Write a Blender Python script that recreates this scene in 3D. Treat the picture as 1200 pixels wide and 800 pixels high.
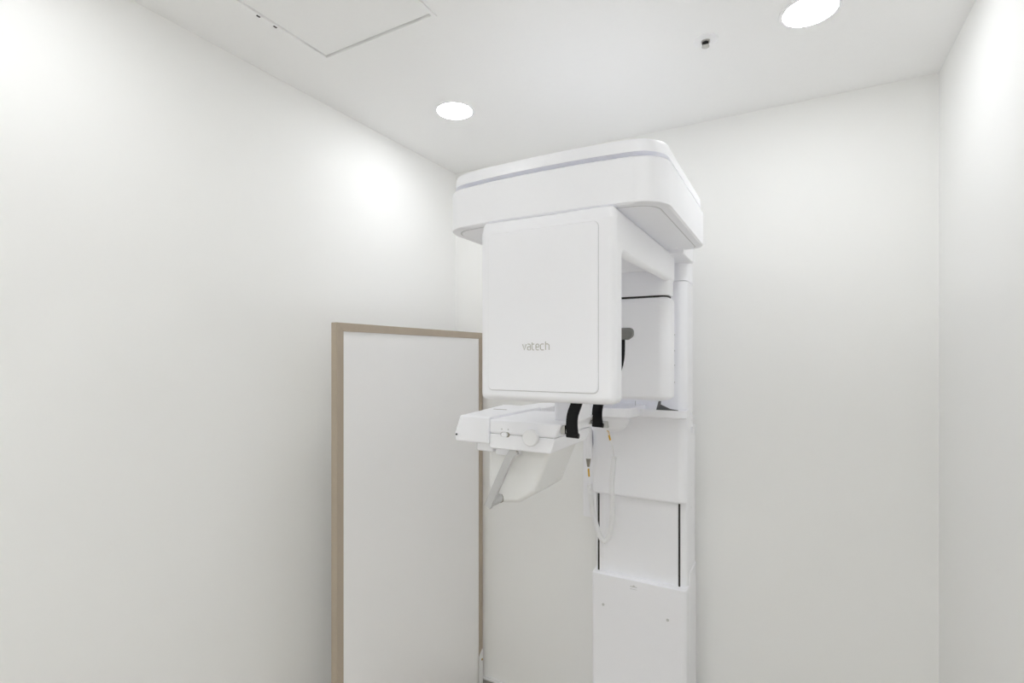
import bpy, bmesh, math
from mathutils import Vector, Matrix

# ------------------------------------------------------------------ reset
for o in list(bpy.data.objects):
    bpy.data.objects.remove(o)
scene = bpy.context.scene
COL = scene.collection

# ------------------------------------------------------------------ camera
cam_d = bpy.data.cameras.new('camera')
cam = bpy.data.objects.new('camera', cam_d)
COL.objects.link(cam)
cam_d.sensor_width = 36.0
cam_d.lens = 18.0
cam_d.shift_y = 17.0 / 1200.0
cam_d.clip_start = 0.02
cam.location = (0, 0, 1.55)
cam.rotation_euler = (math.radians(90), 0, math.radians(28.9))
scene.camera = cam

# ------------------------------------------------------------------ world, exposure
w = bpy.data.worlds.new('world')
scene.world = w
w.use_nodes = True
w.node_tree.nodes['Background'].inputs[0].default_value = (0.9, 0.95, 1, 1)
w.node_tree.nodes['Background'].inputs[1].default_value = 0.02
scene.view_settings.view_transform = 'Standard'
scene.view_settings.look = 'None'
scene.view_settings.gamma = 1.0
scene.view_settings.use_curve_mapping = False
scene.view_settings.exposure = 0.19
scene.cycles.max_bounces = 16
scene.cycles.diffuse_bounces = 12      # white room: most of the light is bounced
LAMP = 47.0           # radiance of each downlight diffuser

FILL = 13.5            # radiance of the unseen fill panels added in the corridor

# room extents (metres)
XL, XR, YB, YF, ZC = -1.412, 0.386, 2.0, -0.35, 2.416

# ------------------------------------------------------------------ materials
def principled(name, col, rough=0.5, metal=0.0, coat=0.0, spec=0.5):
    m = bpy.data.materials.new(name)
    m.use_nodes = True
    b = m.node_tree.nodes['Principled BSDF']
    b.inputs['Base Color'].default_value = (*col, 1)
    b.inputs['Roughness'].default_value = rough
    b.inputs['Metallic'].default_value = metal
    b.inputs['Coat Weight'].default_value = coat
    b.inputs['Coat Roughness'].default_value = 0.2
    b.inputs['Specular IOR Level'].default_value = spec
    return m

def add_noise(m, scale, amount, bump, stretch=(1, 1, 1), detail=3.0, dist=0.001):
    """subtle procedural grain: colour variation and bump, object coordinates"""
    nt = m.node_tree
    b = nt.nodes['Principled BSDF']
    tc = nt.nodes.new('ShaderNodeTexCoord')
    mp = nt.nodes.new('ShaderNodeMapping')
    mp.inputs['Scale'].default_value = stretch
    n = nt.nodes.new('ShaderNodeTexNoise')
    n.inputs['Scale'].default_value = scale
    n.inputs['Detail'].default_value = detail
    nt.links.new(tc.outputs['Object'], mp.inputs['Vector'])
    nt.links.new(mp.outputs['Vector'], n.inputs['Vector'])
    base = b.inputs['Base Color'].default_value[:]
    mix = nt.nodes.new('ShaderNodeMix')
    mix.data_type = 'RGBA'
    mix.inputs[6].default_value = tuple(c * (1 - amount) for c in base[:3]) + (1,)
    mix.inputs[7].default_value = tuple(min(1, c * (1 + amount)) for c in base[:3]) + (1,)
    nt.links.new(n.outputs['Fac'], mix.inputs[0])
    nt.links.new(mix.outputs[2], b.inputs['Base Color'])
    if bump:
        bp = nt.nodes.new('ShaderNodeBump')
        bp.inputs['Strength'].default_value = bump
        bp.inputs['Distance'].default_value = dist
        nt.links.new(n.outputs['Fac'], bp.inputs['Height'])
        nt.links.new(bp.outputs['Normal'], b.inputs['Normal'])
    return m

def wallpaper(name, col):
    """woven white wallpaper: two crossed fine wave patterns as relief"""
    m = principled(name, col, rough=0.62, spec=0.3)
    nt = m.node_tree
    b = nt.nodes['Principled BSDF']
    tc = nt.nodes.new('ShaderNodeTexCoord')
    n = nt.nodes.new('ShaderNodeTexNoise')
    n.inputs['Scale'].default_value = 260
    n.inputs['Detail'].default_value = 2
    mp = nt.nodes.new('ShaderNodeMapping')
    mp.inputs['Scale'].default_value = (1, 1, 0.35)
    nt.links.new(tc.outputs['Object'], mp.inputs['Vector'])
    nt.links.new(mp.outputs['Vector'], n.inputs['Vector'])
    wv = nt.nodes.new('ShaderNodeTexWave')
    wv.bands_direction = 'Z'
    wv.inputs['Scale'].default_value = 130
    wv.inputs['Distortion'].default_value = 1.5
    wv.inputs['Detail'].default_value = 1
    nt.links.new(tc.outputs['Object'], wv.inputs['Vector'])
    ad = nt.nodes.new('ShaderNodeMath')
    ad.operation = 'ADD'
    nt.links.new(n.outputs['Fac'], ad.inputs[0])
    nt.links.new(wv.outputs['Fac'], ad.inputs[1])
    bp = nt.nodes.new('ShaderNodeBump')
    bp.inputs['Strength'].default_value = 0.12
    bp.inputs['Distance'].default_value = 0.0006
    nt.links.new(ad.outputs[0], bp.inputs['Height'])
    nt.links.new(bp.outputs['Normal'], b.inputs['Normal'])
    return m

M = {}
M['wall'] = wallpaper('woven_wallpaper', (0.922, 0.922, 0.910))
M['ceiling'] = add_noise(principled('ceiling_paint', (0.945, 0.945, 0.943), 0.8, spec=0.2), 90, 0.01, 0.05)
M['floor'] = add_noise(principled('vinyl_floor', (0.46, 0.42, 0.355), 0.45), 6, 0.08, 0.05, (1, 5, 1))
M['trimwhite'] = add_noise(principled('bright_trim', (0.95, 0.95, 0.965), 0.45), 60, 0.01, 0)
M['seam'] = add_noise(principled('pale_grey_seam', (0.66, 0.66, 0.67), 0.5), 60, 0.02, 0)
M['base'] = add_noise(principled('baseboard_grey', (0.36, 0.35, 0.32), 0.5), 40, 0.04, 0)
M['basecap'] = principled('baseboard_cap', (0.82, 0.82, 0.82), 0.4)
M['white'] = add_noise(principled('gloss_white_plastic', (0.942, 0.944, 0.978), 0.34, coat=0.12), 30, 0.006, 0)
M['matte'] = add_noise(principled('satin_white_plastic', (0.88, 0.88, 0.89), 0.4), 200, 0.01, 0.03)
M['cream'] = add_noise(principled('ivory_plastic', (0.87, 0.87, 0.86), 0.42), 200, 0.01, 0.03)
M['dark'] = add_noise(principled('dark_gap', (0.03, 0.028, 0.026), 0.6), 60, 0.1, 0)
M['black'] = add_noise(principled('black_rubber', (0.006, 0.006, 0.007), 0.5, spec=0.25), 120, 0.2, 0.1)
M['pad'] = add_noise(principled('grey_pad', (0.19, 0.19, 0.18), 0.55), 120, 0.1, 0.1)
M['alu'] = add_noise(principled('silver_paint', (0.60, 0.60, 0.60), 0.38, metal=0.25), 250, 0.03, 0)
M['chrome'] = add_noise(principled('chrome', (0.55, 0.54, 0.52), 0.22, metal=1.0), 80, 0.05, 0)
M['brass'] = add_noise(principled('brass', (0.50, 0.34, 0.08), 0.3, metal=1.0), 80, 0.05, 0)
M['taupe'] = add_noise(principled('taupe_anodised', (0.47, 0.395, 0.31), 0.42, metal=0.1), 40, 0.05, 0.05, (1, 1, 0.02))
M['board'] = add_noise(principled('white_laminate', (0.955, 0.95, 0.945), 0.16, coat=0.0), 3, 0.012, 0)
M['yellow'] = add_noise(principled('amber_marker', (0.72, 0.42, 0.02), 0.45), 80, 0.05, 0)
M['tip'] = add_noise(principled('warm_grey_plastic', (0.33, 0.30, 0.25), 0.5), 80, 0.05, 0)
M['logo'] = add_noise(principled('logo_print', (0.50, 0.48, 0.43), 0.45), 80, 0.03, 0)
M['graphite'] = add_noise(principled('graphite_plastic', (0.13, 0.13, 0.135), 0.45), 90, 0.1, 0)
M['cord'] = add_noise(principled('white_cord', (0.95, 0.95, 0.96), 0.35), 60, 0.01, 0)
M['door'] = add_noise(principled('door_paint', (0.72, 0.70, 0.66), 0.5), 20, 0.02, 0)

def emission(name, col, s):
    m = bpy.data.materials.new(name)
    m.use_nodes = True
    nt = m.node_tree
    nt.nodes.clear()
    e = nt.nodes.new('ShaderNodeEmission')
    e.inputs[0].default_value = (*col, 1)
    e.inputs[1].default_value = s
    o = nt.nodes.new('ShaderNodeOutputMaterial')
    nt.links.new(e.outputs[0], o.inputs[0])
    return m
M['led'] = emission('led_panel_diffuser', (0.92, 0.955, 1.0), FILL)
M['lamp'] = emission('downlight_diffuser', (0.955, 0.975, 1.0), LAMP)

# ------------------------------------------------------------------ helpers
def link(name, bm, mat, parent=None, bevel=0.0, seg=3, smooth=True, angle=30):
    bmesh.ops.recalc_face_normals(bm, faces=bm.faces)
    me = bpy.data.meshes.new(name)
    bm.to_mesh(me)
    bm.free()
    if mat:
        me.materials.append(M[mat])
    o = bpy.data.objects.new(name, me)
    COL.objects.link(o)
    if parent:
        o.parent = parent
        o.matrix_parent_inverse = Matrix.Translation(-parent.location)
    if smooth:
        for p in me.polygons:
            p.use_smooth = True
    if bevel > 0:
        b = o.modifiers.new('bevel', 'BEVEL')
        b.width = bevel
        b.segments = seg
        b.limit_method = 'ANGLE'
        b.angle_limit = math.radians(angle)
    elif smooth:
        for e in me.edges:
            e.use_edge_sharp = False
        me.set_sharp_from_angle(angle=math.radians(angle))
    if smooth and angle < 180:
        wn = o.modifiers.new('weighted_normal', 'WEIGHTED_NORMAL')
        wn.mode = 'FACE_AREA'
        wn.keep_sharp = True
    return o

def part_label(o, text):
    o['label'] = text
    return o

def tag(o, label, cat, group=None):
    o['label'] = label
    o['category'] = cat
    if group:
        o['group'] = group
    return o

def empty(name, loc):
    o = bpy.data.objects.new(name, None)
    o.location = loc
    o.empty_display_size = 0.05
    COL.objects.link(o)
    return o

def box(bm, x0, x1, y0, y1, z0, z1):
    vs = [bm.verts.new(p) for p in ((x0, y0, z0), (x1, y0, z0), (x1, y1, z0), (x0, y1, z0),
                                    (x0, y0, z1), (x1, y0, z1), (x1, y1, z1), (x0, y1, z1))]
    for f in ((3, 2, 1, 0), (4, 5, 6, 7), (0, 1, 5, 4), (1, 2, 6, 5), (2, 3, 7, 6), (3, 0, 4, 7)):
        bm.faces.new([vs[i] for i in f])
    return vs

def boxo(name, mat, parent, x0, x1, y0, y1, z0, z1, bevel=0.0, seg=3):
    bm = bmesh.new()
    box(bm, x0, x1, y0, y1, z0, z1)
    return link(name, bm, mat, parent, bevel, seg)

def round_poly(pts, radii, seg=6):
    """round the corners of a 2-D polygon; radii one number or one per corner"""
    n = len(pts)
    if not isinstance(radii, (list, tuple)):
        radii = [radii] * n
    out = []
    for i in range(n):
        p = Vector(pts[i]); a = Vector(pts[i - 1]); b = Vector(pts[(i + 1) % n])
        r = radii[i]
        if r <= 0:
            out.append(p)
            continue
        d0 = (a - p); d1 = (b - p)
        l0, l1 = d0.length, d1.length
        d0.normalize(); d1.normalize()
        ang = math.acos(max(-1, min(1, d0.dot(d1))))
        if ang > math.pi - 0.02:
            out.append(p)
            continue
        t = min(r / math.tan(ang / 2), 0.49 * l0, 0.49 * l1)
        r = t * math.tan(ang / 2)
        bis = (d0 + d1).normalized()
        c = p + bis * (r / math.sin(ang / 2))
        s = p + d0 * t; e = p + d1 * t
        a0 = math.atan2(s.y - c.y, s.x - c.x)
        a1 = math.atan2(e.y - c.y, e.x - c.x)
        da = (a1 - a0 + math.pi) % (2 * math.pi) - math.pi
        for k in range(seg + 1):
            th = a0 + da * k / seg
            out.append(Vector((c.x + r * math.cos(th), c.y + r * math.sin(th))))
    return [(v[0], v[1]) for v in out]

def loft(bm, rings, cap=True):
    """rings: lists of 3-D points, same count each, closed loops"""
    rv = [[bm.verts.new(p) for p in r] for r in rings]
    n = len(rv[0])
    for a, b in zip(rv, rv[1:]):
        for i in range(n):
            j = (i + 1) % n
            bm.faces.new((a[i], a[j], b[j], b[i]))
    if cap:
        bm.faces.new(list(reversed(rv[0])))
        bm.faces.new(rv[-1])
    return rv

def prism(bm, poly, axis, a0, a1):
    """extrude a 2-D polygon: axis 'z' (x,y), 'y' (x,z) or 'x' (y,z)"""
    def P(p, a):
        if axis == 'z':
            return (p[0], p[1], a)
        if axis == 'y':
            return (p[0], a, p[1])
        return (a, p[0], p[1])
    loft(bm, [[P(p, a0) for p in poly], [P(p, a1) for p in poly]])

def prismo(name, mat, parent, poly, axis, a0, a1, bevel=0.0, seg=3, angle=30):
    bm = bmesh.new()
    prism(bm, poly, axis, a0, a1)
    return link(name, bm, mat, parent, bevel, seg, angle=angle)

def tube(bm, pts, r, sides=8, cap=True):
    pts = [Vector(p) for p in pts]
    n = len(pts)
    tang = []
    for i in range(n):
        t = pts[min(i + 1, n - 1)] - pts[max(i - 1, 0)]
        tang.append(t.normalized())
    ref = Vector((0, 0, 1)) if abs(tang[0].z) < 0.9 else Vector((1, 0, 0))
    u = tang[0].cross(ref).normalized()
    rings = []
    for i in range(n):
        u = (u - tang[i] * u.dot(tang[i])).normalized()
        v = tang[i].cross(u)
        rr = r[i] if isinstance(r, (list, tuple)) else r
        rings.append([pts[i] + (u * math.cos(2 * math.pi * k / sides) + v * math.sin(2 * math.pi * k / sides)) * rr
                      for k in range(sides)])
    loft(bm, rings, cap)

def tubeo(name, mat, parent, pts, r, sides=8):
    bm = bmesh.new()
    tube(bm, pts, r, sides)
    return link(name, bm, mat, parent, angle=50)

def lathe(bm, prof, origin, axis='z', steps=32):
    """prof: (radius, height) list along the axis direction"""
    ox, oy, oz = origin
    rings = []
    for r, h in prof:
        ring = []
        for k in range(steps):
            c, s = math.cos(2 * math.pi * k / steps), math.sin(2 * math.pi * k / steps)
            r_ = max(r, 1e-5)
            if axis == 'z':
                ring.append((ox + r_ * c, oy + r_ * s, oz + h))
            elif axis == 'y':
                ring.append((ox + r_ * c, oy + h, oz + r_ * s))
            else:
                ring.append((ox + h, oy + r_ * c, oz + r_ * s))
        rings.append(ring)
    loft(bm, rings)

def latheo(name, mat, parent, prof, origin, axis='z', steps=32, angle=35):
    bm = bmesh.new()
    lathe(bm, prof, origin, axis, steps)
    return link(name, bm, mat, parent, angle=angle)

def catmull(pts, per=8):
    P = [Vector(p) for p in pts]
    P = [P[0] * 2 - P[1]] + P + [P[-1] * 2 - P[-2]]
    out = []
    for i in range(1, len(P) - 2):
        for k in range(per):
            t = k / per
            a, b, c, d = P[i - 1], P[i], P[i + 1], P[i + 2]
            out.append(0.5 * ((2 * b) + (c - a) * t + (2 * a - 5 * b + 4 * c - d) * t * t
                              + (3 * b - a - 3 * c + d) * t ** 3))
    out.append(P[-2])
    return out

# ------------------------------------------------------------------ the room
def struct(o):
    o['kind'] = 'structure'
    return o

T = 0.10
struct(boxo('floor', 'floor', None, XL - T, XR + T, YF - T, YB + T, -0.1, 0.0))
struct(boxo('wall_left', 'wall', None, XL - T, XL, YF - T, YB + T, 0, ZC + T))
struct(boxo('wall_right', 'wall', None, XR, XR + T, YF - T, YB + T, 0, ZC + T))
struct(boxo('wall_back', 'wall', None, XL, XR, YB, YB + T, 0, ZC + T))
# the wall behind the viewer has a doorway and corridor added for frontal light
DX0, DX1, DH = -0.78, 0.30, 2.15
bm = bmesh.new()
box(bm, XL, DX0, YF - T, YF, 0, ZC + T)
box(bm, DX1, XR, YF - T, YF, 0, ZC + T)
box(bm, DX0, DX1, YF - T, YF, DH, ZC + T)
struct(link('wall_front', bm, 'wall', None, smooth=False))
QX0, QX1, QY0, QY1 = -2.3, 1.5, -2.35, YF - T  # unseen corridor, added to send light in through the doorway
struct(boxo('floor_corridor', 'floor', None, QX0 - T, QX1 + T, QY0 - T, QY1, -0.1, 0.0))
struct(boxo('ceiling_corridor', 'ceiling', None, QX0 - T, QX1 + T, QY0 - T, QY1, ZC, ZC + T))
struct(boxo('wall_corridor_far', 'wall', None, QX0 - T, QX1 + T, QY0 - T, QY0, 0, ZC))
struct(boxo('wall_corridor_left', 'wall', None, QX0 - T, QX0, QY0, QY1, 0, ZC))
struct(boxo('wall_corridor_right', 'wall', None, QX1, QX1 + T, QY0, QY1, 0, ZC))
bm = bmesh.new()
box(bm, QX0, XL - T, QY1, QY1 + 0.02, 0, ZC)
box(bm, XR + T, QX1, QY1, QY1 + 0.02, 0, ZC)
struct(link('wall_corridor_near', bm, 'wall', None, smooth=False))
door = struct(boxo('door_1', 'door', None, DX1 + 0.01, DX1 + 0.05, QY1 - 1.06, QY1 - 0.012, 0.004, DH - 0.003, 0.002))  # open leaf of the added doorway, out of view
latheo('door_knob', 'chrome', door, [(0.0, -0.07), (0.02, -0.068), (0.026, -0.055), (0.022, -0.042), (0.01, -0.034), (0.01, -0.008), (0.027, -0.006), (0.027, 0.001)],
       (DX1 + 0.01, QY1 - 0.98, 1.0), 'x')
# ceiling with the opening of the access hatch
HX0, HX1, HY0, HY1 = -1.197, -0.797, 0.650, 1.050
bm = bmesh.new()
box(bm, XL, XR, YF, HY0, ZC, ZC + T)
box(bm, XL, XR, HY1, YB, ZC, ZC + T)
box(bm, XL, HX0, HY0, HY1, ZC, ZC + T)
box(bm, HX1, XR, HY0, HY1, ZC, ZC + T)
struct(link('ceiling', bm, 'ceiling', None, smooth=False))

def baseboard(name, x0, x1, y0, y1, dx, dy):
    b = struct(boxo(name, 'base', None, x0, x1, y0, y1, 0, 0.072, 0.001, 1))
    c = boxo('cap_strip', 'basecap', b, x0 + min(dx, 0), x1 + max(dx, 0), y0 + min(dy, 0), y1 + max(dy, 0), 0.072, 0.080, 0.0015, 2)
    part_label(c, 'white cap strip along the top of the grey baseboard')
BT = 0.011
baseboard('baseboard_back', XL + BT, XR - BT, YB - BT, YB, 0, -0.003)
baseboard('baseboard_left', XL, XL + BT, YF, YB, 0.003, 0)
baseboard('baseboard_right', XR - BT, XR, YF, YB, -0.003, 0)

# ------------------------------------------------------------------ ceiling fittings
def downlight(x, y, label):
    root = empty('downlight', (x, y, ZC))
    tag(root, label, 'downlight', 'recessed ceiling downlights')
    latheo('trim_ring', 'trimwhite', root, [(0.062, -0.001), (0.066, -0.0015), (0.070, -0.001), (0.071, 0.0), (0.062, 0.002)], (x, y, ZC), steps=48)
    latheo('diffuser', 'lamp', root, [(0.0, -0.002), (0.040, -0.002), (0.0615, -0.001), (0.0615, 0.001), (0.0, 0.001)], (x, y, ZC), steps=48)
    return root
downlight(-1.053, 1.488, 'round glowing downlight in the ceiling, near the corner above the white screen')
downlight(0.034, 1.488, 'round glowing downlight cut by the top edge, near the right wall')
downlight(-1.053, 0.36, 'round glowing downlight in the ceiling, nearer than the hatch, along the left wall')
downlight(0.034, 0.36, 'round glowing downlight in the ceiling above the viewer, beside the right wall')

def fill_panel(x, y, label):  # glowing panels added out of view to brighten the machine's front
    root = empty('led_panel', (x, y, ZC))
    tag(root, label, 'ceiling light', 'corridor ceiling lights')
    h = 0.30
    bm = bmesh.new()
    for (a0, a1, b0, b1) in ((-h, h, -h, -h + 0.02), (-h, h, h - 0.02, h), (-h, -h + 0.02, -h + 0.02, h - 0.02), (h - 0.02, h, -h + 0.02, h - 0.02)):
        box(bm, x + a0, x + a1, y + b0, y + b1, ZC - 0.012, ZC)
    link('frame', bm, 'basecap', root, smooth=False)
    boxo('diffuser', 'led', root, x - h + 0.02, x + h - 0.02, y - h + 0.02, y + h - 0.02, ZC - 0.008, ZC - 0.001)
fill_panel(-0.85, -0.95, 'square corridor ceiling light behind the doorway, left of the two')
fill_panel(0.15, -0.95, 'square corridor ceiling light behind the doorway, right of the two')

# sprinkler
sx, sy = -0.214, 1.487
sp = empty('fire_sprinkler', (sx, sy, ZC))
tag(sp, 'small chrome fire sprinkler in a white round plate on the ceiling', 'sprinkler')
latheo('cover_plate', 'trimwhite', sp, [(0.011, 0.0), (0.012, -0.003), (0.028, -0.0035), (0.0315, -0.002), (0.032, 0.0)], (sx, sy, ZC), steps=40)
latheo('socket', 'dark', sp, [(0.0, 0.0), (0.0115, 0.0), (0.0115, -0.0028), (0.0, -0.0025)], (sx, sy, ZC), steps=24)
latheo('collar', 'chrome', sp, [(0.0075, -0.001), (0.0115, -0.001), (0.0115, -0.006), (0.0085, -0.006), (0.0085, -0.002)], (sx, sy, ZC), steps=24)
bm = bmesh.new()
for s in (-1, 1):
    tube(bm, [(sx + s * 0.008, sy, ZC - 0.003), (sx + s * 0.008, sy, ZC - 0.011), (sx + s * 0.003, sy, ZC - 0.017)], 0.0015, 6)
link('frame_arm', bm, 'chrome', sp)
latheo('deflector', 'chrome', sp, [(0.0, -0.0185), (0.010, -0.0180), (0.010, -0.0165), (0.0, -0.0160)], (sx, sy, ZC), steps=20)

# access hatch
hx, hy = (HX0 + HX1) / 2, (HY0 + HY1) / 2
ht = empty('ceiling_hatch', (hx, hy, ZC))
tag(ht, 'square white access hatch with a thin frame set flush in the ceiling', 'hatch')
FW = 0.011
def mitre(name, p0, p1, q1, q0, z0, z1, mat, parent, bevel=0.0008):
    bm = bmesh.new()
    loft(bm, [[(x, y, z0) for x, y in (p0, p1, q1, q0)], [(x, y, z1) for x, y in (p0, p1, q1, q0)]])
    return link(name, bm, mat, parent, bevel, 2)
e = 0.0013
O = [(HX0 + e, HY0 + e), (HX1 - e, HY0 + e), (HX1 - e, HY1 - e), (HX0 + e, HY1 - e)]
I = [(HX0 + FW, HY0 + FW), (HX1 - FW, HY0 + FW), (HX1 - FW, HY1 - FW), (HX0 + FW, HY1 - FW)]
for i in range(4):
    j = (i + 1) % 4
    mitre('frame_bar', O[i], O[j], I[j], I[i], ZC - 0.0035, ZC + 0.03, 'ceiling', ht)
g = 0.0022
boxo('hatch_panel', 'ceiling', ht, HX0 + FW + g, HX1 - FW - g, HY0 + FW + g, HY1 - FW - 0.0045, ZC + 0.0005, ZC + 0.014, 0.0008, 2)
for yy in (0.822, 0.870):
    part_label(boxo('latch', 'dark', ht, HX0 + 0.002, HX0 + 0.007, yy, yy + 0.010, ZC - 0.0045, ZC, 0.0005, 1), 'small dark latch slot')
boxo('back_plate', 'dark', ht, HX0 - 0.01, HX1 + 0.01, HY0 - 0.01, HY1 + 0.01, ZC + 0.101, ZC + 0.105)  # dark sheet above the opening, standing in for shade in the hatch gap

# ------------------------------------------------------------------ lead screen against the left wall
PX, PT = -1.252, 0.026
PY0, PY1, PZ1 = 1.1366, 1.990, 1.6555
FWD = 0.027
ls = empty('protective_screen', (PX - PT / 2, (PY0 + PY1) / 2, 0))
tag(ls, 'tall white protective screen panel in a taupe metal frame by the left wall', 'screen')
O = [(PY0, 0.0), (PY1, 0.0), (PY1, PZ1), (PY0, PZ1)]
I = [(PY0 + FWD, FWD), (PY1 - FWD, FWD), (PY1 - FWD, PZ1 - FWD), (PY0 + FWD, PZ1 - FWD)]
for i in range(4):
    j = (i + 1) % 4
    bm = bmesh.new()
    q = (O[i], O[j], I[j], I[i])
    loft(bm, [[(PX - PT, y, z) for y, z in q], [(PX, y, z) for y, z in q]])
    f = link('frame_bar', bm, 'taupe', ls, 0.0012, 2)
part = boxo('board', 'board', ls, PX - PT + 0.004, PX - 0.004, PY0 + FWD - 0.004, PY1 - FWD + 0.004, FWD - 0.004, PZ1 - FWD + 0.004)
part_label(part, 'glossy white board')
# white fixing bracket at the foot of the far stile
bm = bmesh.new()
poly = [(1.957, 0.0), (1.984, 0.0), (1.984, 0.213), (1.957, 0.190)]
prism(bm, poly, 'x', PX, PX + 0.006)
br = link('bracket', bm, 'basecap', ls, 0.001, 2)
part_label(br, 'white fixing bracket with a slanted top')
latheo('screw', 'brass', br, [(0.0, 0.0035), (0.003, 0.003), (0.0055, 0.0), (0.0055, -0.001)], (PX + 0.006, 1.975, 0.170), 'x', 16)

# ------------------------------------------------------------------ the panoramic x-ray machine
CX0, CX1 = -0.649, -0.315
xm = empty('xray_machine', ((CX0 + CX1) / 2, 1.87, 0))
tag(xm, 'white dental panoramic x-ray machine with overhead canopy standing against the back wall', 'x-ray machine')
R = xm

# --- column
base = prismo('base_plate', 'white', R, round_poly([(CX0 - 0.08, 1.50), (CX1 + 0.08, 1.50), (CX1 + 0.08, 1.975), (CX0 - 0.08, 1.975)], 0.05), 'z', 0, 0.035, 0.008)
LZ = 0.765
poly = round_poly([(CX0, 1.775), (CX1, 1.775), (CX1, 1.831), (CX0, 1.831)], [0.014, 0.014, 0, 0])
lower = prismo('lower_cover', 'white', R, poly, 'z', 0.035, LZ, 0.004, 3)
def screw(parent, x, y, z, r=0.0045):
    return latheo('screw', 'alu', parent, [(0.0, -0.0006), (r * 0.5, -0.0018), (r, -0.0014), (r * 1.1, 0.001)], (x, y, z), 'y', 14)
for x, z in ((-0.604, 0.655), (-0.377, 0.655), (-0.604, 0.365), (-0.377, 0.365)):
    screw(lower, x, 1.7745, z)
bm = bmesh.new()
ex, ez = -0.494, 0.742
box(bm, ex - 0.012, ex + 0.012, 1.7743, 1.7752, ez - 0.001, ez + 0.001)
box(bm, ex - 0.012, ex + 0.012, 1.7743, 1.7752, ez - 0.009, ez - 0.008)
prism(bm, [(ex - 0.004, ez + 0.002), (ex + 0.006, ez + 0.002), (ex + 0.001, ez + 0.006)], 'y', 1.7743, 1.7752)
part_label(link('emblem', bm, 'alu', lower, smooth=False), 'tiny printed emblem')
rearp = prismo('rear_post', 'white', R, round_poly([(CX0, 1.834), (CX1, 1.834), (CX1, 1.968), (CX0, 1.968)], 0.006), 'z', 0.035, 0.80, 0.003)
MF = 1.802
mid = prismo('middle_column', 'white', R, round_poly([(CX0 + 0.004, MF), (CX1 - 0.004, MF), (CX1 - 0.003, 1.964), (CX0 + 0.003, 1.964)], [0.02, 0.02, 0.01, 0.01]), 'z', 0.70, 1.30, 0.0)
for x in (-0.6305, -0.3437):
    part_label(boxo('rail_slot', 'dark', mid, x - 0.0032, x + 0.0032, MF - 0.0008, MF + 0.01, LZ - 0.05, 1.12), 'dark vertical lift rail slot')
boxo('sliding_panel', 'white', mid, -0.6265, -0.3477, MF - 0.0025, MF + 0.006, LZ - 0.04, 1.12, 0.0015, 2)

# --- moving carriage and upper column
CZ = 1.055
poly = round_poly([(CX0 + 0.002, 1.762), (CX1 + 0.002, 1.762), (CX1, 1.902), (CX0, 1.902)], [0.03, 0.03, 0.015, 0.015], 8)
car = prismo('lift_carriage', 'white', R, poly, 'z', CZ, 1.352, 0.010, 4)
upp = prismo('upper_column', 'white', R, poly, 'z', 1.3525, 1.800, 0.0012, 2)
prismo('column_head', 'white', R, poly, 'z', 1.8015, 1.985, 0.0012, 2)
boxo('side_cover', 'white', R, -0.692, CX0 + 0.012, 1.800, 1.870, 0.952, 1.36, 0.006)
bm = bmesh.new()
prism(bm, [(1.862, 1.305), (1.884, 1.298), (1.866, 1.280)], 'x', CX1 - 0.002, CX1 + 0.007)
link('release_lever', bm, 'white', R, 0.001, 2)
for yy, zz in ((1.868, 1.325), (1.87, 1.10), (1.88, 1.02)):
    latheo('side_screw', 'matte', R, [(0.004, 0.0), (0.004, 0.002), (0.0, 0.003)], (CX1 - 0.0005 if zz > 1.05 else CX1 - 0.004, yy, zz), 'x', 12)

# --- canopy
NXL, NXR = -0.806, -0.237
def canopy_outline(inset_s=0.0, inset_f=0.0, r=0.075, rr=0.035):
    xl, xr = NXL + inset_s, NXR - inset_s
    yf, yr = 1.066 + inset_f, 1.632 - inset_s
    xc, h = (xl + xr) / 2, (xr - xl) / 2
    n = 9
    pts, rad = [], []
    for k in range(n):
        x = xl + (xr - xl) * k / (n - 1)
        pts.append((x, yf + 0.020 * ((x - xc) / h) ** 2)); rad.append(r if k in (0, n - 1) else 0)
    pts = [pts[0]] + [(x, y) for x, y in pts[1:-1] if abs(x - xc) < h - r * 1.0] + [pts[-1]]
    rad = [r] + [0] * (len(pts) - 2) + [r]
    pts += [(xr, yr), (xl, yr)]
    rad += [rr, rr]
    # corner rounding is limited by the neighbouring points; give it room
    return round_poly_wide(pts, rad)
def round_poly_wide(pts, radii, seg=10):
    n = len(pts)
    out = []
    for i in range(n):
        p = Vector(pts[i]); a = Vector(pts[i - 1]); b = Vector(pts[(i + 1) % n])
        r = radii[i]
        if r <= 0:
            out.append(p); continue
        d0, d1 = (a - p), (b - p)
        l0, l1 = d0.length, d1.length
        d0.normalize(); d1.normalize()
        ang = math.acos(max(-1, min(1, d0.dot(d1))))
        t = min(r / math.tan(ang / 2), 0.97 * l0, 0.97 * l1)
        r = t * math.tan(ang / 2)
        c = p + (d0 + d1).normalized() * (r / math.sin(ang / 2))
        s, e_ = p + d0 * t, p + d1 * t
        a0 = math.atan2(s.y - c.y, s.x - c.x); a1 = math.atan2(e_.y - c.y, e_.x - c.x)
        da = (a1 - a0 + math.pi) % (2 * math.pi) - math.pi
        for k in range(seg + 1):
            th = a0 + da * k / seg
            out.append(Vector((c.x + r * math.cos(th), c.y + r * math.sin(th))))
    return [(v[0], v[1]) for v in out]

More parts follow.
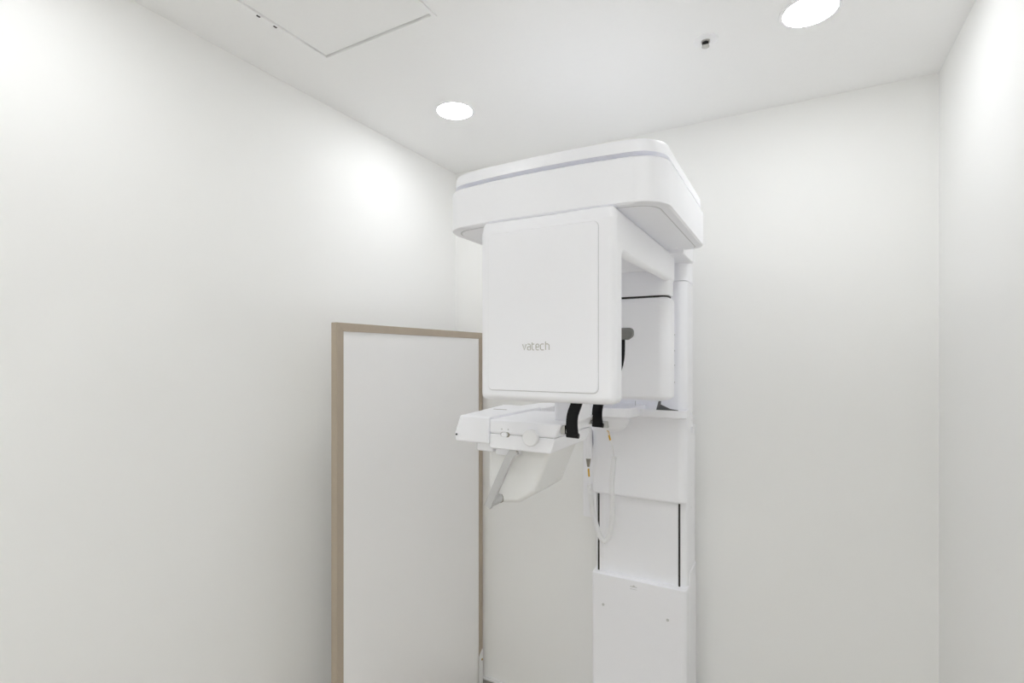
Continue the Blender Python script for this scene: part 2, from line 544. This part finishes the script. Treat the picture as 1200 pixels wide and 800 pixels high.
UZ = 1.875
def layers(name, mat, parent, specs, bevel=0.0, seg=3):
    """specs: (outline, z) stacked rings"""
    bm = bmesh.new()
    loft(bm, [[(x, y, z) for x, y in ol] for ol, z in specs])
    return link(name, bm, mat, parent, bevel, seg, angle=40)
can = layers('canopy', 'white', R, [(canopy_outline(0.004, 0.004), UZ), (canopy_outline(), UZ + 0.004), (canopy_outline(), 1.9735), (canopy_outline(0.003, 0.003), 1.9765)])
layers('canopy_groove', 'white', R, [(canopy_outline(0.009, 0.030), 1.972), (canopy_outline(0.009, 0.030), 1.992)])
layers('canopy_lid', 'white', R, [(canopy_outline(0.006, 0.006), 1.9885), (canopy_outline(0.007, 0.007), 2.011), (canopy_outline(0.009, 0.009), 2.0160), (canopy_outline(0.014, 0.014), 2.0185)])
layers('underside_seam', 'alu', R, [(canopy_outline(0.0205, 0.0205, 0.055, 0.02), UZ - 0.0004), (canopy_outline(0.0205, 0.0205, 0.055, 0.02), UZ + 0.002)])
layers('underside_panel', 'white', R, [(canopy_outline(0.024, 0.024, 0.055, 0.02), UZ - 0.0016), (canopy_outline(0.0225, 0.0225, 0.055, 0.02), UZ + 0.001)])
prismo('canopy_neck', 'white', R, round_poly([(-0.668, 1.60), (-0.294, 1.60), (-0.294, 1.79), (-0.668, 1.79)], [0.0, 0.0, 0.006, 0.006]), 'z', 1.859, 1.99, 0.004, 3)

# --- rotating arm
UX0, UX1 = -0.673, -0.3325
latheo('rotation_hub', 'dark', R, [(0.11, 0.0), (0.11, 0.012)], ((UX0 + UX1) / 2, 1.37, 1.865), 'z', 40)
UF = 1.056
prof = [(UF, 1.444), (1.114, 1.444), (1.114, 1.772), (1.680, 1.780), (1.680, 1.8738), (UF + 0.009, 1.8738), (UF, 1.848)]
prad = [0.016, 0.014, 0.006, 0.008, 0.020, 0.008, 0.004]
convex = [1, 1, 0, 1, 1, 1, 1]
def offset_poly(pts, d):
    """mitred inward offset of a counter-clockwise polygon"""
    out = []
    n = len(pts)
    for i in range(n):
        p, a, b = Vector(pts[i]), Vector(pts[i - 1]), Vector(pts[(i + 1) % n])
        e0, e1 = (p - a).normalized(), (b - p).normalized()
        n0, n1 = Vector((-e0.y, e0.x)), Vector((-e1.y, e1.x))
        m = (n0 + n1)
        m = m / max(0.2, m.dot(n0))
        out.append(tuple(p + m * d))
    return out
RB = 0.017
rings = []
for k in range(7):
    th = math.radians(15 * k)
    d = RB * (1 - math.sin(th))
    rr = [max(0.0015, q - d) if c else q + d for q, c in zip(prad, convex)]
    rings.append((RB * math.cos(th), round_poly(offset_poly(prof, d), rr, 5)))
bm = bmesh.new()
seq = []
for off, ring in rings:                       # left end, cap towards the middle
    seq.append([(UX0 + RB - off, y, z) for y, z in ring])
for off, ring in reversed(rings):
    seq.append([(UX1 - RB + off, y, z) for y, z in ring])
loft(bm, seq)
arm = link('rotating_arm', bm, 'white', R, angle=40)
# hollow under the bridge, cut with a temporary box
cbm = bmesh.new()
box(cbm, UX0 + 0.014, UX1 - 0.014, 1.126, 1.595, 1.70, 1.812)
cut = link('cutter', cbm, None, None, smooth=False)
mod = arm.modifiers.new('hollow', 'BOOLEAN')
mod.operation = 'DIFFERENCE'
mod.object = cut
mod.solver = 'EXACT'
arm.modifiers.remove(arm.modifiers['weighted_normal'])
bpy.context.view_layer.update()
me = bpy.data.meshes.new_from_object(arm.evaluated_get(bpy.context.evaluated_depsgraph_get()))
arm.modifiers.clear()
arm.data = me
bpy.data.objects.remove(cut)
for p in me.polygons:
    p.use_smooth = True
me.set_sharp_from_angle(angle=math.radians(40))
wn = arm.modifiers.new('weighted_normal', 'WEIGHTED_NORMAL')
wn.mode = 'FACE_AREA'
wn.keep_sharp = True
poly = round_poly([(-0.648, 1.469), (-0.3705, 1.469), (-0.3705, 1.842), (-0.648, 1.842)], 0.012, 6)
bm = bmesh.new()
def panel_pt(x, z, y):
    return (x, y, z)
ins = round_poly([(-0.6465, 1.4705), (-0.372, 1.4705), (-0.372, 1.8405), (-0.6465, 1.8405)], 0.011, 6)
loft(bm, [[panel_pt(x, z, UF + 0.004) for x, z in poly], [panel_pt(x, z, UF - 0.0012) for x, z in poly], [panel_pt(x, z, UF - 0.003) for x, z in ins]])
fp = link('front_panel', bm, 'white', arm, angle=60)
prismo('panel_seam', 'seam', arm, round_poly([(-0.6487, 1.4677), (-0.3692, 1.4677), (-0.3692, 1.8424), (-0.6487, 1.8424)], 0.013, 6), 'y', UF - 0.0004, UF + 0.003)
# lettering in thin rounded strokes (unit = x-height)
GL = {'v': [[(0.03, 1), (0.35, 0), (0.65, 1)]],
      'a': [[(0.08, 1), (0.42, 1), (0.56, 0.86), (0.56, 0), (0.2, 0), (0.05, 0.13), (0.05, 0.44), (0.2, 0.56), (0.56, 0.56)]],
      't': [[(0.1, 1.28), (0.1, 0.18), (0.24, 0), (0.48, 0)], [(0.1, 1), (0.48, 1)]],
      'e': [[(0.55, 0), (0.2, 0), (0.05, 0.18), (0.05, 0.82), (0.2, 1), (0.42, 1), (0.57, 0.82), (0.57, 0.5), (0.05, 0.5)]],
      'c': [[(0.6, 0), (0.22, 0), (0.05, 0.2), (0.05, 0.8), (0.22, 1), (0.6, 1)]],
      'h': [[(0.05, 0), (0.05, 1.42)], [(0.05, 1), (0.45, 1), (0.62, 0.82), (0.62, 0)]]}
bm = bmesh.new()
for ch, ox in zip('vatech', (0.0, 0.83, 1.57, 2.28, 3.06, 3.93)):
    for st in GL[ch]:
        tube(bm, [(-0.5535 + (ox + x) * 0.0149, UF - 0.0030, 1.5639 + z * 0.01345) for x, z in st], 0.00105, 6)
txt = link('lettering', bm, 'logo', R, angle=60)
part_label(txt, 'grey brand lettering on the front panel')
# rear generator hanging from the arm
poly = round_poly([(UX0 + 0.004, 1.588), (UX1 - 0.003, 1.588), (UX1 - 0.003, 1.677), (UX0 + 0.004, 1.677)], [0.032, 0.032, 0.02, 0.02], 8)
prismo('generator_neck', 'white', R, poly, 'z', 1.7365, 1.813, 0.002, 2)
gap = round_poly([(UX0 + 0.010, 1.593), (UX1 - 0.009, 1.593), (UX1 - 0.009, 1.671), (UX0 + 0.010, 1.671)], [0.028, 0.028, 0.018, 0.018], 8)
part_label(prismo('generator_gap', 'dark', R, gap, 'z', 1.722, 1.740), 'dark joint line')
poly = round_poly([(UX0, 1.585), (UX1, 1.585), (UX1, 1.680), (UX0, 1.680)], [0.032, 0.032, 0.02, 0.02], 8)
gen = prismo('generator_housing', 'white', R, poly, 'z', 1.413, 1.7325, 0.016, 5, angle=50)
for z in (1.617, 1.567, 1.521, 1.467):
    latheo('screw', 'alu', gen, [(0.0028, -0.001), (0.0028, 0.001), (0.0, 0.0012)], (UX1, 1.666, z), 'x', 10)

# --- shelf arm, tray
SZ0, SZ1 = 1.353, 1.384
poly = round_poly([(-0.812, 1.46), (-0.703, 1.46), (-0.703, 1.582), (-0.515, 1.582), (-0.455, 1.60), (-0.448, 1.65), (-0.448, 1.775), (-0.640, 1.775), (-0.640, 1.655), (-0.79, 1.655)],
                  [0, 0, 0.01, 0.05, 0.03, 0.02, 0, 0, 0.02, 0.04])
prismo('support_arm', 'white', R, poly, 'z', SZ0, SZ1, 0.004, 3)
latheo('cable_pod', 'white', R, [(0.0, -0.058), (0.024, -0.056), (0.043, -0.045), (0.053, -0.025), (0.056, 0.0), (0.0, 0.002)], (-0.540, 1.690, SZ0), 'z', 32)
boxo('cable_socket', 'alu', R, -0.562, -0.540, 1.634, 1.655, 1.312, 1.334, 0.002, 2)
# tray: open shallow dish
TX0, TX1, TY0, TY1, TZ0, TZ1 = -0.480, -0.303, 1.690, 1.768, 1.348, 1.374
to = round_poly([(TX0, TY0), (TX1, TY0), (TX1, TY1), (TX0, TY1)], [0.012, 0.022, 0.004, 0.004], 6)
cx_, cy_ = (TX0 + TX1) / 2, (TY0 + TY1) / 2
def shrink(poly, d):
    return [(x + (d if x < cx_ else -d) * min(1, abs(x - cx_) / 0.07), y + (d if y < cy_ else -d) * min(1, abs(y - cy_) / 0.03)) for x, y in poly]
bm = bmesh.new()
loft(bm, [[(x, y, TZ0) for x, y in shrink(to, 0.003)], [(x, y, TZ0 + 0.003) for x, y in to], [(x, y, TZ1) for x, y in to],
          [(x, y, TZ1) for x, y in shrink(to, 0.005)], [(x, y, TZ0 + 0.012) for x, y in shrink(to, 0.008)]])
link('tray', bm, 'white', R, 0.0, angle=45)
tubeo('tray_pin', 'alu', R, [(-0.4664, 1.699, 1.372), (-0.4665, 1.699, 1.40)], [0.0008, 0.0013], 8)

# --- control head and chin unit
HF = 1.15
bt = [(-0.812, HF), (-0.7045, HF), (-0.7045, 1.47), (-0.812, 1.475), (-0.855, 1.47)]
tp = [(-0.800, HF + 0.004), (-0.7045, HF + 0.004), (-0.7045, 1.47), (-0.812, 1.475), (-0.845, 1.47)]
bm = bmesh.new()
loft(bm, [[(x, y, 1.318) for x, y in bt], [(x - (0.003 if x < -0.75 else 0), y, 1.338) for x, y in bt], [(x, y, 1.389) for x, y in tp]])
head = link('control_head', bm, 'white', R, 0.006, 4, angle=40)
part_label(boxo('slot', 'tip', head, -0.800, -0.755, 1.330, 1.337, 1.3888, 1.3896), 'thin slot on the top')
latheo('button', 'black', head, [(0.0, -0.002), (0.0026, -0.002), (0.0026, 0.003)], (-0.807, 1.150, 1.337), 'y', 12)
boxo('head_skirt', 'white', R, -0.757, -0.7045, 1.172, 1.38, 1.293, 1.322, 0.005)
# chin unit in two shells with a fine seam
CU0, CU1 = 1.15, 1.402
up_poly = [(-0.7025, 1.3475), (-0.5140, 1.3475), (-0.4970, 1.384), (-0.7025, 1.384)]
lo_poly = [(-0.7025, 1.308), (-0.5270, 1.308), (-0.5145, 1.3465), (-0.7025, 1.3465)]
cu = prismo('chin_unit', 'cream', R, up_poly, 'y', CU0, CU1, 0.005, 4)
for o_ in (cu,):
    o_.data.materials[0] = M['white']
bm = bmesh.new()
prism(bm, lo_poly, 'y', CU0, CU1)
cul = link('chin_unit_lower', bm, 'white', R, 0.004, 3)
boxo('seam_core', 'alu', R, -0.698, -0.522, CU0 + 0.003, CU1 - 0.003, 1.343, 1.351)
knob = latheo('knob', 'matte', R, [(0.0, -0.0155), (0.0185, -0.0150), (0.0208, -0.0130), (0.0212, -0.004), (0.0205, 0.0), (0.010, 0.002)], (-0.5775, CU0, 1.3455), 'y', 40)
# slide switch
sw = prismo('switch_bezel', 'tip', R, round_poly([(-0.668, 1.3405), (-0.642, 1.3405), (-0.642, 1.3535), (-0.668, 1.3535)], 0.006), 'y', CU0 - 0.0006, CU0 + 0.004, 0.0)
prismo('switch_slider', 'white', sw, round_poly([(-0.6655, 1.341), (-0.6465, 1.341), (-0.6465, 1.353), (-0.6655, 1.353)], 0.006), 'y', CU0 - 0.0045, CU0 + 0.002, 0.0012, 2)
bm = bmesh.new()
for x in (-0.665, -0.646):
    prism(bm, round_poly([(x - 0.0018, 1.3585), (x + 0.0018, 1.3585), (x + 0.0018, 1.3625), (x - 0.0018, 1.3625)], 0.0015, 3), 'y', CU0 - 0.0003, CU0 + 0.001)
link('switch_icon', bm, 'alu', R, smooth=False)
boxo('chin_skirt', 'white', R, -0.6975, -0.636, 1.172, 1.38, 1.288, 1.312, 0.004)
# handle housing below the unit
poly = round_poly([(-0.738, 1.315), (-0.546, 1.315), (-0.596, 1.190), (-0.644, 1.158), (-0.700, 1.152), (-0.738, 1.190)], [0, 0, 0.02, 0.03, 0.02, 0.02], 5)
bm = bmesh.new()
prism(bm, poly, 'y', 1.200, 1.392)
link('handle_housing', bm, 'cream', R, 0.012, 4, angle=40)
# patient handles, near and far
def handle(y0, y1, yi):
    w_ = 0.0125
    path = [(-0.628, 1.306), (-0.640, 1.300), (-0.651, 1.283), (-0.716, 1.1485)]
    bm = bmesh.new()
    left = []; right = []
    for i, p in enumerate(path):
        a = Vector(path[max(i - 1, 0)]); b = Vector(path[min(i + 1, len(path) - 1)])
        d = (b - a).normalized()
        nrm = Vector((-d.y, d.x))
        left.append(Vector(p) + nrm * w_ * 0.85); right.append(Vector(p) - nrm * w_ * 0.85)
    pl = [(v.x, v.y) for v in left] + [(v.x, v.y) for v in reversed(right)]
    prism(bm, pl, 'y', min(y0, y1), max(y0, y1))
    h = link('handle', bm, 'alu', R, 0.0015, 2)
    tubeo('handle_stub', 'alu', h, [(-0.706, (y0 + y1) / 2, 1.162), (-0.702, yi, 1.165)], 0.0125, 16)
    tubeo('stub_collar', 'tip', h, [(-0.7022, yi + (y0 - yi) * 0.12, 1.165), (-0.702, yi, 1.165)], 0.0140, 16)
    return h
handle(1.158, 1.170, 1.206)
handle(1.434, 1.422, 1.386)
# chin post, cup and temple supports
prismo('chin_post', 'white', R, round_poly([(-0.548, 1.215), (-0.487, 1.215), (-0.487, 1.335), (-0.548, 1.335)], 0.012), 'z', 1.380, 1.452, 0.005)
bm = bmesh.new()
rows = []
for i in range(7):
    t = -1 + 2 * i / 6
    y = 1.275 + 0.045 * t
    z = 1.462 + 0.014 * t * t
    rows.append([(-0.535, y, z - 0.012), (-0.495, y, z - 0.012), (-0.492, y, z), (-0.530, y, z + 0.004), (-0.538, y, z + 0.012)])
loft(bm, rows)
link('chin_cup', bm, 'matte', R, 0.002, 2, angle=40)
def temple_support(yc, side, dx):
    path = catmull([(-0.479 + dx, yc, 1.357), (-0.481 + dx, yc, 1.382), (-0.479 + dx, yc, 1.405), (-0.471 + dx, yc, 1.428), (-0.452, yc, 1.468), (-0.432, yc, 1.508), (-0.422, yc, 1.545), (-0.420, yc, 1.600)], 5)
    bm = bmesh.new()
    rings = []
    for i, p in enumerate(path):
        d = (path[min(i + 1, len(path) - 1)] - path[max(i - 1, 0)]).normalized()
        nx = Vector((d.z, 0, -d.x))
        f = i / (len(path) - 1)
        hw = 0.0148 - 0.002 * f
        th = 0.004
        ring = []
        for sx_, sy_ in ((-1, -0.6), (-0.8, -1), (0.8, -1), (1, -0.6), (1, 0.6), (0.8, 1), (-0.8, 1), (-1, 0.6)):
            ring.append(p + nx * hw * sx_ + Vector((0, th * sy_, 0)))
        rings.append(ring)
    loft(bm, rings)
    b = link('temple_support', bm, 'black', R, angle=40)
    part_label(b, 'black curved temple support blade')
    # rolled foot
    tubeo('rolled_foot', 'black', b, [(-0.494 + dx, yc, 1.3565), (-0.463 + dx, yc, 1.3555)], 0.0065, 12)
    # grey padded top
    pl = round_poly([(-0.462, 1.596), (-0.398, 1.594), (-0.3835, 1.604), (-0.3835, 1.627), (-0.462, 1.627)], [0.008, 0.01, 0.012, 0.012, 0.008], 5)
    p_ = prismo('pad', 'pad', b, pl, 'y', yc - 0.009, yc + 0.009, 0.004, 3)
    part_label(p_, 'grey rubber pad')
    tubeo('pivot_rod', 'chrome', R, [(-0.545, yc - side * 0.006, 1.374), (-0.498, yc - side * 0.006, 1.372)], 0.004, 10)
    boxo('clip', 'chrome', R, -0.507 + dx, -0.496 + dx, yc - 0.009, yc + 0.004, 1.358, 1.380, 0.001, 2)
temple_support(1.167, -1, 0.004)
temple_support(1.378, 1, -0.006)

# ------------------------------------------------------------------ exposure hand switch with its coiled cord
es = empty('exposure_switch', (-0.645, 1.735, 1.09))
tag(es, 'white hand switch with a coiled white cord hanging at the column', 'hand switch')
latheo('switch_body', 'white', es, [(0.0, 0.112), (0.010, 0.110), (0.0135, 0.100), (0.0135, 0.05), (0.0105, 0.0), (0.0, 0.0)], (-0.645, 1.733, 1.185), 'z', 20)
part_label(latheo('strain_relief', 'tip', es, [(0.0, 0.0), (0.0045, 0.0), (0.009, 0.030), (0.0, 0.030)], (-0.645, 1.733, 1.155), 'z', 16), 'warm grey cord sleeve')
boxo('switch_holder', 'white', R, -0.664, -0.648, 1.748, 1.80, 1.22, 1.28, 0.004)
def coil(pts, r, wire, pitch, per_turn=10):
    path = catmull(pts, 12)
    L = [0]
    for a, b in zip(path, path[1:]):
        L.append(L[-1] + (b - a).length)
    total = L[-1]
    n = int(total / pitch * per_turn)
    t = (path[1] - path[0]).normalized()
    u = t.cross(Vector((0, 1, 0))).normalized()
    out = []
    k = 0
    for i in range(n + 1):
        s = total * i / n
        while k < len(L) - 2 and L[k + 1] < s:
            k += 1
        f = (s - L[k]) / max(1e-9, L[k + 1] - L[k])
        p = path[k].lerp(path[k + 1], f)
        t = (path[k + 1] - path[k]).normalized()
        u = (u - t * u.dot(t)).normalized()
        v = t.cross(u)
        ang = 2 * math.pi * s / pitch
        out.append(p + (u * math.cos(ang) + v * math.sin(ang)) * r)
    return out
YC = 1.70
cp = [(-0.5405, YC, 1.205), (-0.546, YC, 1.15), (-0.5485, YC, 1.10), (-0.546, YC, 1.015), (-0.555, YC, 0.945), (-0.574, YC, 0.912), (-0.597, YC + 0.005, 0.936), (-0.624, YC + 0.02, 1.005), (-0.640, YC + 0.03, 1.095)]
hel = coil(cp, 0.0076, 0.0021, 0.0047)
bm = bmesh.new()
tube(bm, hel, 0.0023, 6)
tube(bm, catmull(cp, 12), 0.0068, 10)
link('coiled_cord', bm, 'cord', es, angle=180)
bm = bmesh.new()
tube(bm, catmull([(-0.553, YC - 0.035, 1.312), (-0.549, YC - 0.03, 1.285), (-0.542, YC - 0.012, 1.24), (-0.5405, YC, 1.200)], 6), 0.0022, 8)
link('cord_tail', bm, 'cord', es, angle=180)
tubeo('cord_tail', 'cord', es, [(-0.640, 1.730, 1.090), (-0.642, 1.732, 1.12), (-0.645, 1.733, 1.157)], 0.0022, 8)
part_label(tubeo('cord_marker', 'yellow', es, [(-0.5517, YC - 0.033, 1.301), (-0.5460, YC - 0.024, 1.266)], 0.0031, 10), 'amber cord marker')
part_label(tubeo('cord_marker', 'yellow', es, [(-0.6420, 1.7320, 1.120), (-0.6448, 1.733, 1.148)], 0.0031, 10), 'amber cord marker')

# ------------------------------------------------------------------ dark bite fork lying in the tray
bf = empty('bite_fork', (-0.385, 1.715, TZ0 + 0.012))
tag(bf, 'small dark grey plastic fork resting in the white tray', 'bite fork')
bm = bmesh.new()
prism(bm, [(-0.402, 1.3605), (-0.388, 1.3605), (-0.384, 1.402), (-0.391, 1.402)], 'y', 1.702, 1.712)
link('upright', bm, 'graphite', bf, 0.001, 2)
bm = bmesh.new()
prism(bm, [(-0.392, 1.3605), (-0.329, 1.3605), (-0.329, 1.3750), (-0.355, 1.3785), (-0.386, 1.392)], 'y', 1.702, 1.708)
link('blade', bm, 'graphite', bf, 0.001, 2)
